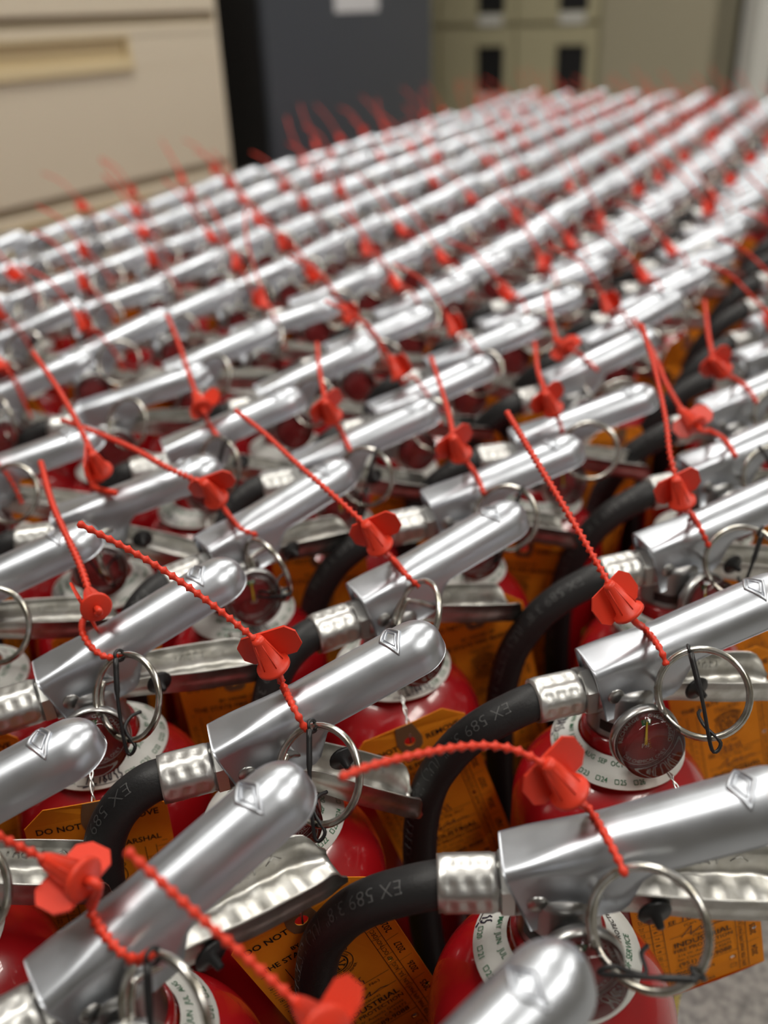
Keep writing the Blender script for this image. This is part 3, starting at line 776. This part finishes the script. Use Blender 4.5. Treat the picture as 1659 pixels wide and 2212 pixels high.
SEALS = {
  'A': ([(0.0000,0.1350,0.3600),(-0.0150,0.1540,0.3850)], (-0.0219,0.1596,0.3940), (-0.0307,0.1732,0.3865), [(-0.0440,0.1799,0.3965),(-0.0604,0.1881,0.4087),(-0.0824,0.1999,0.4250)]),
  'B': ([(0.0786,0.2195,0.3811),(0.0772,0.2256,0.3829),(0.0748,0.2398,0.3822),(0.0723,0.2512,0.3809)], (0.0639,0.2465,0.3940), (0.0546,0.2458,0.4095), [(0.0415,0.2496,0.4134),(0.0263,0.2473,0.4174),(0.0080,0.2389,0.4223),(-0.0078,0.2294,0.4269),(-0.0174,0.2215,0.4300)]),
  'C': ([(0.1277,0.3397,0.3764),(0.1255,0.3454,0.3820),(0.1242,0.3638,0.3793)], (0.1133,0.3571,0.3940), (0.1032,0.3605,0.4085), [(0.0948,0.4028,0.4178),(0.0857,0.4476,0.4261),(0.0750,0.5086,0.4350)]),
  'D': ([(0.1842,0.4501,0.3718),(0.1791,0.4550,0.3819),(0.1809,0.4768,0.3796)], (0.1704,0.4639,0.3940), (0.1639,0.4609,0.4105), [(0.1649,0.4789,0.4178),(0.1692,0.5063,0.4276),(0.1739,0.5515,0.4415),(0.1777,0.6045,0.4550)]),
  'I': ([(0.2331,0.5506,0.3800),(0.2358,0.5786,0.3790),(0.2353,0.6042,0.3742)], (0.2121,0.5702,0.3940), (0.2053,0.5860,0.3995), [(0.2050,0.6203,0.4051),(0.2082,0.6710,0.4118),(0.2088,0.7307,0.4190)]),
  'I2': ([(0.2875,0.6554,0.3735),(0.2855,0.6715,0.3787),(0.2828,0.6896,0.3797)], (0.2642,0.6712,0.3940), (0.2521,0.6655,0.4065), [(0.2648,0.7147,0.4102),(0.2852,0.7887,0.4150)]),
  'E': ([(-0.0815,0.1977,0.3795),(-0.0875,0.2010,0.3720),(-0.0906,0.1989,0.3779),(-0.0992,0.2070,0.3778),(-0.1061,0.2164,0.3777)], (-0.1050,0.2159,0.3940), (-0.1206,0.2247,0.3940), [(-0.1253,0.2236,0.4001),(-0.1319,0.2217,0.4092),(-0.1392,0.2195,0.4200)]),
  'F': ([(-0.0365,0.3018,0.3786),(-0.0414,0.3066,0.3874),(-0.0486,0.3297,0.3820)], (-0.0511,0.3271,0.3940), (-0.0564,0.3242,0.4110), [(-0.0771,0.3336,0.4252),(-0.0966,0.3407,0.4381),(-0.1143,0.3440,0.4497),(-0.1299,0.3450,0.4600)]),
  'G': ([(0.0171,0.4147,0.3755),(0.0100,0.4178,0.3821),(0.0030,0.4418,0.3779)], (-0.0026,0.4276,0.3940), (-0.0098,0.4240,0.4100), [(-0.0274,0.4499,0.4143),(-0.0494,0.4829,0.4191),(-0.0710,0.5181,0.4235),(-0.0909,0.5463,0.4270)]),
  'H': ([(0.0633,0.5173,0.3767),(0.0608,0.5352,0.3796),(0.0573,0.5611,0.3774)], (0.0506,0.5392,0.3940), (0.0449,0.5319,0.4095), [(0.0450,0.5695,0.4112),(0.0428,0.6165,0.4131),(0.0397,0.6708,0.4150)]),
  'H2': ([(0.1300,0.6080,0.3758),(0.1284,0.6138,0.3824)], (0.1224,0.6079,0.3940), (0.1150,0.6015,0.4090), [(0.1180,0.6506,0.4081),(0.1265,0.7180,0.4070)]),
  'H3': ([(0.1830,0.7348,0.3751),(0.1748,0.7532,0.3805)], (0.1586,0.7391,0.3940), (0.1505,0.7548,0.3960), [(0.1552,0.8041,0.3990),(0.1640,0.8806,0.4030)]),
  'J': ([(-0.1308,0.3593,0.3783),(-0.1379,0.3626,0.3766),(-0.1463,0.3699,0.3779),(-0.1531,0.3813,0.3783),(-0.1574,0.3984,0.3750)], (-0.1428,0.3794,0.3940), (-0.1508,0.3954,0.3930), [(-0.1624,0.4208,0.3952),(-0.1776,0.4498,0.3977),(-0.1940,0.4824,0.4000),(-0.2150,0.5316,0.4030)]),
  'M': ([(-0.0762,0.4812,0.3733),(-0.0857,0.4817,0.3779),(-0.0962,0.5022,0.3773),(-0.1035,0.5229,0.3730)], (-0.0993,0.4902,0.3940), (-0.1038,0.4818,0.4095), [(-0.1292,0.5030,0.4099),(-0.1548,0.5312,0.4102),(-0.1848,0.5584,0.4106),(-0.2140,0.5813,0.4110)]),
  'N': ([(-0.1655,0.5122,0.3895),(-0.1843,0.5393,0.3787),(-0.1991,0.5712,0.3676)], (-0.1795,0.5349,0.3940), (-0.1799,0.5271,0.4100), [(-0.1982,0.5625,0.4176),(-0.2205,0.6030,0.4255),(-0.2530,0.6570,0.4350)]),
  'O': ([(-0.1191,0.6215,0.3777),(-0.1283,0.6402,0.3801)], (-0.1304,0.6361,0.3940), (-0.1371,0.6512,0.4000), [(-0.1476,0.6842,0.4067),(-0.1617,0.7293,0.4147),(-0.1797,0.7816,0.4230)]),
  'Q': ([(-0.0218,0.5897,0.3761),(-0.0282,0.6111,0.3811)], (-0.0340,0.6107,0.3940), (-0.0380,0.6017,0.4090), [(-0.0444,0.6633,0.4101),(-0.0490,0.7270,0.4110)]),
}

FLAG = {'A': -.2, 'B': .2, 'C': .5, 'D': .3, 'I': .2, 'I2': .1, 'E': .4, 'F': -.4, 'G': -.3, 'H': .3, 'J': 1.5, 'M': -.4, 'N': 1.2, 'O': -.4, 'Q': .3, 'H2': .3, 'H3': .4}
SEAL_LABEL = {
 'A': 'red tamper seal nearest the camera, big flag at the bottom edge', 'B': 'red tamper seal with tail arching left over the black hose',
 'C': 'red tamper seal whose flag leans on the lever above the visible gauge', 'D': 'red tamper seal standing upright at the right edge, flag to its left',
 'I': 'red tamper seal lying across a lever near the right edge, fourth back', 'I2': 'blurred red tamper seal with pale diamond-shaped flag at upper right',
 'E': 'red tamper seal at lower left with tall upright flag and looped strap', 'F': 'red tamper seal left of centre with long tail crossing a lever to upper left',
 'G': 'red tamper seal at the centre, cone pointing up left above the lever', 'H': 'red tamper seal just behind the centre lever, orange tag glowing behind it',
 'H2': 'blurred red tamper seal two levers behind the centre one', 'H3': 'blurred red tamper seal three levers behind the centre one',
 'J': 'red tamper seal at left with strap hanging in a loop over the lever', 'M': 'red tamper seal on the steep lever left of centre, square flag behind its cone',
 'N': 'red tamper seal at left whose cone hangs point up beside a tilted ring', 'O': 'blurred red tamper seal on lever left of centre, small ring below', 'Q': 'blurred red tamper seal above the ring behind the steep lever',
}
TAGS = [  # hole position, facing direction, roll, lean, label
 ((.0091, .3786, .301), -78, 17, 0, 'orange tag hanging by twisted wire in front of the centre extinguisher'),
 ((-.0424, .2680, .303), -72, 20, 0, 'orange tag at bottom centre behind the wavy handle, partly under the hose'),
 ((-.1425, .3205, .312), -78, 0, 0, 'orange tag at lower left hanging under the handwritten collar'),
 ((.0547, .4827, .305), -80, 11, 0, 'orange tag behind the centre carry handle, in shade'),
 ((.1350, .3050, .304), -80, 13, 0, 'orange tag over bare floor at lower right with phone number'),
 ((.1900, .4180, .305), -80, 15, 0, 'orange tag with round fire marshal seal right of the visible gauge'),
 ((.2450, .5200, .303), -80, 13, 0, 'orange tag at right edge above the floor patch, showing signature lines'),
 ((-.0937, .4406, .297), -82, 4, 0, 'orange tag left of centre behind a carry handle, mostly covered'),
 ((-.0460, .5532, .312), -86, 0, 0, 'orange tag behind the large red gauge left of centre'),
 ((.1003, .5760, .300), -95, -6, 0, 'orange tag in shade between centre lever and right hose'),
 ((.2003, .7114, .320), -60, -12, 0, 'blurred orange tag behind the upper right ring'),
 ((-.2350, .3790, .303), -80, 5, 0, 'orange tag at the left edge half-way up, mostly hidden'),
 ((.2900, .6230, .303), -80, 9, 0, 'blurred orange tag at the right edge behind a large ring'),
 ((-.1780, .4780, .303), -78, -5, 0, 'orange tag at left between two gauges, mostly hidden'),
 ((-.1280, .5860, .303), -78, 8, 0, 'blurred orange tag left of centre under the seal cone'),
]

ORD = ['first', 'second', 'third', 'fourth', 'fifth', 'sixth', 'seventh', 'eighth', 'ninth', 'tenth', 'eleventh', 'twelfth', 'thirteenth', 'fourteenth']
NEAR_LABEL = {
 'A': 'fire extinguisher nearest the camera, only its embossed lever nose showing at bottom edge',
 'B': 'fire extinguisher at lower right beside bare floor, large dull pull ring and hose leaving left',
 'C': 'fire extinguisher with fully visible round gauge, hose and lettered collar, right of centre',
 'D': 'fire extinguisher directly behind the one with the fully visible gauge, at right edge',
 'I': 'fire extinguisher fourth back along the right edge, red seal flag lying on its lever',
 'I2': 'fire extinguisher fifth back along the right edge, slightly blurred, lever cut by frame',
 'I3': 'fire extinguisher sixth back along the right edge, blurred, mostly outside the frame',
 'E': 'fire extinguisher at lower left with long lever, double pull ring and wavy handle',
 'F': 'fire extinguisher in front of centre, carry handle drooping low and pull ring upright',
 'G': 'fire extinguisher at the picture centre with narrow pull ring and tag below its gauge',
 'H': 'fire extinguisher just behind the centre one, ring standing up against its lever',
 'H2': 'fire extinguisher two behind the centre one, blurred, large ring over its lever',
 'H3': 'fire extinguisher three behind the centre one, blurred, flat-topped lever',
 'L': 'fire extinguisher at left edge above the lowest one, only lever nose and handle showing',
 'J': 'fire extinguisher at left with handwritten collar number and gauge below its lever',
 'M': 'fire extinguisher left of centre with steep lever, large red gauge and small ring',
 'Q': 'fire extinguisher behind the steep-levered one left of centre, blurred with upright ring',
 'K': 'fire extinguisher at left edge half-way up, lever nose showing behind a red strap',
 'N': 'fire extinguisher left of the steep-levered one, red seal cone above its lever',
 'O': 'blurred fire extinguisher behind the seal cone left of centre, ring on lever side',
 'R': 'blurred fire extinguisher left, behind the large red seal flag',
 'U': 'blurred fire extinguisher left of centre with orange tag showing below its lever',
}
OPT = {  # droop, ring (yaw, tilt), hose, tether variant, collar turn
 'A': (12, (20, -30), 'tight', 0, 20), 'B': (8, (34, -38), 'wide', 2, -62), 'C': (11, (40, -36), 'wide', 0, -70), 'D': (14, (34, -32), 'wide', 1, -40), 'I': (14, (22, -30), 'wide', 0, 30), 'I2': (14, (20, -30), 'wide', 0, 60),
 'E': (3, (74, -25), 'tight', 0, 95), 'F': (31, (54, -36), 'tight', 0, 40), 'G': (20, (100, -30), 'tight', None, 60), 'H': (20, (45, -30), 'wide', 1, 0), 'J': (21, (60, -30), 'tight', 0, 55), 'M': (26, (84, 5), 'tight', 2, 50),
 'L': (27, (30, -30), 'tight', None, 40), 'K': (12, (30, -30), 'tight', None, 20), 'N': (24, (76, 10), 'tight', 1, 0), 'Q': (18, (45, -20), 'tight', 1, 0), 'O': (20, (60, -15), 'tight', 1, 0), 'H2': (14, (25, -30), 'wide', None, 0), 'H3': (12, (5, 35), 'wide', None, 0),
}
GAUGE = {'C': -80, 'B': -86, 'J': -75, 'G': -68, 'M': -64, 'F': -72}   # direction each gauge looks (deg)
P = []       # [x, y, az, i, j, key]
G0, GU, GV = Vector((-.108, .222)), Vector((.0544, .1053)), Vector((-.0974, .0536))
used = {(v[0], v[1]): k for k, v in NEAR.items()}
def in_view(x, y, z=.37):
    p = cam.matrix_world.inverted() @ Vector((x, y, z))
    if p.z > -.05: return None
    return (829.5 + 2000*p.x/-p.z, 1106 - 2000*p.y/-p.z)
rnd = random.Random(11)
for j in range(-1, 9):
    for i in range(-1, 26):
        k = used.get((i, j))
        if k: P.append([NEAR[k][2], NEAR[k][3], NEAR[k][4], i, j, k]); continue
        if j == -1:
            if i < 0 or i < 6: continue
            q = Vector((.3334, .7773)) + (i-6)*Vector((.0545, .1055))
        else: q = G0 + i*GU + j*GV
        q = q + Vector((rnd.uniform(-.004, .004), rnd.uniform(-.004, .004)))
        v = in_view(q.x, q.y)
        if v is None or v[0] > 1850 or v[1] > 2600: continue
        nose = in_view(q.x+.09, q.y+.05)
        if nose is None or nose[0] < -230: continue
        P.append([q.x, q.y, 16 + rnd.uniform(-7, 7), i, j, None])
for it in range(60):
    for a in range(len(P)):
        for b in range(a):
            dx, dy = P[a][0]-P[b][0], P[a][1]-P[b][1]; d = sqrt(dx*dx+dy*dy)
            if d < .1062:
                wa = .15 if P[a][5] else 1; wb = .15 if P[b][5] else 1; s = (.1063-d)/d/(wa+wb)
                P[a][0] += dx*s*wa; P[a][1] += dy*s*wa; P[b][0] -= dx*s*wb; P[b][1] -= dy*s*wb
# generic seals in the extinguisher's own frame
GEN = []
for v in range(5):
    r = random.Random(30+v); dx, dy = r.uniform(-.008, .008), r.uniform(-.004, .004)
    base = Vector((.012+dx, .002+dy, .3890)); ax = Vector((r.uniform(-.6, .1), r.uniform(-.1, .7), 1)).normalized(); apex = base + ax*.018
    L = r.uniform(.06, .11); e = apex + (ax + Vector((r.uniform(-.5, .0), r.uniform(.0, .9), -.1))).normalized()*L
    mid = (apex+e)/2 + Vector((r.uniform(-.008, .008), r.uniform(-.008, .008), .006))
    strap = [(.030, -.022, .350), (.026, -.0185, .366), (.021+dx*.6, -.0135, .384), (.0175+dx, -.008+dy, .3915)]
    args = (strap, base, apex, [mid, e], r.choice((-1.3, -.9, .8, 1.2, 1.5)))
    GEN.append({q: seal_meshes(*args, lod=q, view=Vector((-.3, -1, .7)), view_is_point=False) for q in (1, 2)})
count = {}
P.sort(key=lambda q: (q[4], q[3]))
posn = {}
for q in P:
    x, y, az, i, j, key = q
    v = in_view(x, y); lod = 0 if key and key not in ('I3', 'R', 'U', 'H3') else (1 if y < 1.35 else 2)
    mx = Matrix.Translation((x, y, 0)) @ Matrix.Rotation(radians(az), 4, 'Z')
    vis = v[0] < 1750 and v[0] > -160
    if vis: count[j] = count.get(j, 0) + 1
    n = count.get(j, 0); colname = 'rightmost column' if j == -1 else ORD[j+1] + ' column from right'
    if key:
        lab = NEAR_LABEL[key]; grp = 'red fire extinguishers packed in rows'; posn[key] = (x, y, az)
    elif n <= 10 and vis:
        lab = 'blurred fire extinguisher, %s one back in the %s' % (ORD[max(0, n-1)], colname); grp = 'red fire extinguishers packed in rows'
    else:
        lab = 'strongly blurred fire extinguisher far back in the %s' % colname; grp = 'far fire extinguishers in the %s' % colname
        if not vis: lab = 'fire extinguisher of the %s cut off by the picture edge' % colname; grp = 'cut off fire extinguishers in the %s' % colname
    o = OPT.get(key, (rnd.uniform(4, 26), (rnd.uniform(15, 65), rnd.uniform(-45, 0)), 'wide' if j <= 0 else 'tight', rnd.choice((0, 1, 2)) if lod == 0 else None, rnd.uniform(0, 360)))
    extinguisher(x, y, az, lod, lab, grp, NEAR[key][6] if key and NEAR[key][6] is not None else o[0], o[1], o[2] if i < 12 else 'tight', o[3], o[4], GAUGE.get(key, -68+rnd.uniform(-8, 8))-az, NEAR[key][5] if key else rnd.uniform(13, 20))
    if key in SEALS:
        s = SEALS[key]; fr = FLAG.get(key, 0)
        seal(seal_meshes(*s, fr), None, SEAL_LABEL[key], 'red tamper seals')
    elif i < 25 and rnd.random() < (.8 if y < 1.2 else .62):
        if lab.startswith('strongly'): sl, sg = 'blurred red tamper seal far back in the ' + colname, 'far red tamper seals in the ' + colname
        elif key: sl, sg = 'red tamper seal on the ' + ' '.join(lab.split()[:9]).rstrip(','), 'red tamper seals'
        elif not vis: sl, sg = 'red tamper seal of the %s at the picture edge' % colname, 'red tamper seals at the edge, ' + colname
        else: sl, sg = 'blurred red tamper seal on %s extinguisher back in the %s' % (ORD[max(0, n-1)], colname), 'red tamper seals'
        seal(GEN[rnd.randrange(5)][max(1, lod)], mx, sl, sg)
    if key is None and y < 1.6 and vis and rnd.random() < .75:
        th = radians(-78 + rnd.uniform(-14, 14)); rr = R + .0045
        tag((x+rr*cos(th), y+rr*sin(th), rnd.uniform(.296, .312)), math.degrees(th) + rnd.uniform(-10, 10), rnd.uniform(-25, 25), 0,
            'blurred orange tag on %s extinguisher back in the %s' % (ORD[max(0, min(13, n-1))], colname), 'orange inspection tags', near=(y < 1.05))
for hole, az, roll, lean, lab in TAGS: tag(hole, az, roll, lean, lab, 'orange inspection tags')
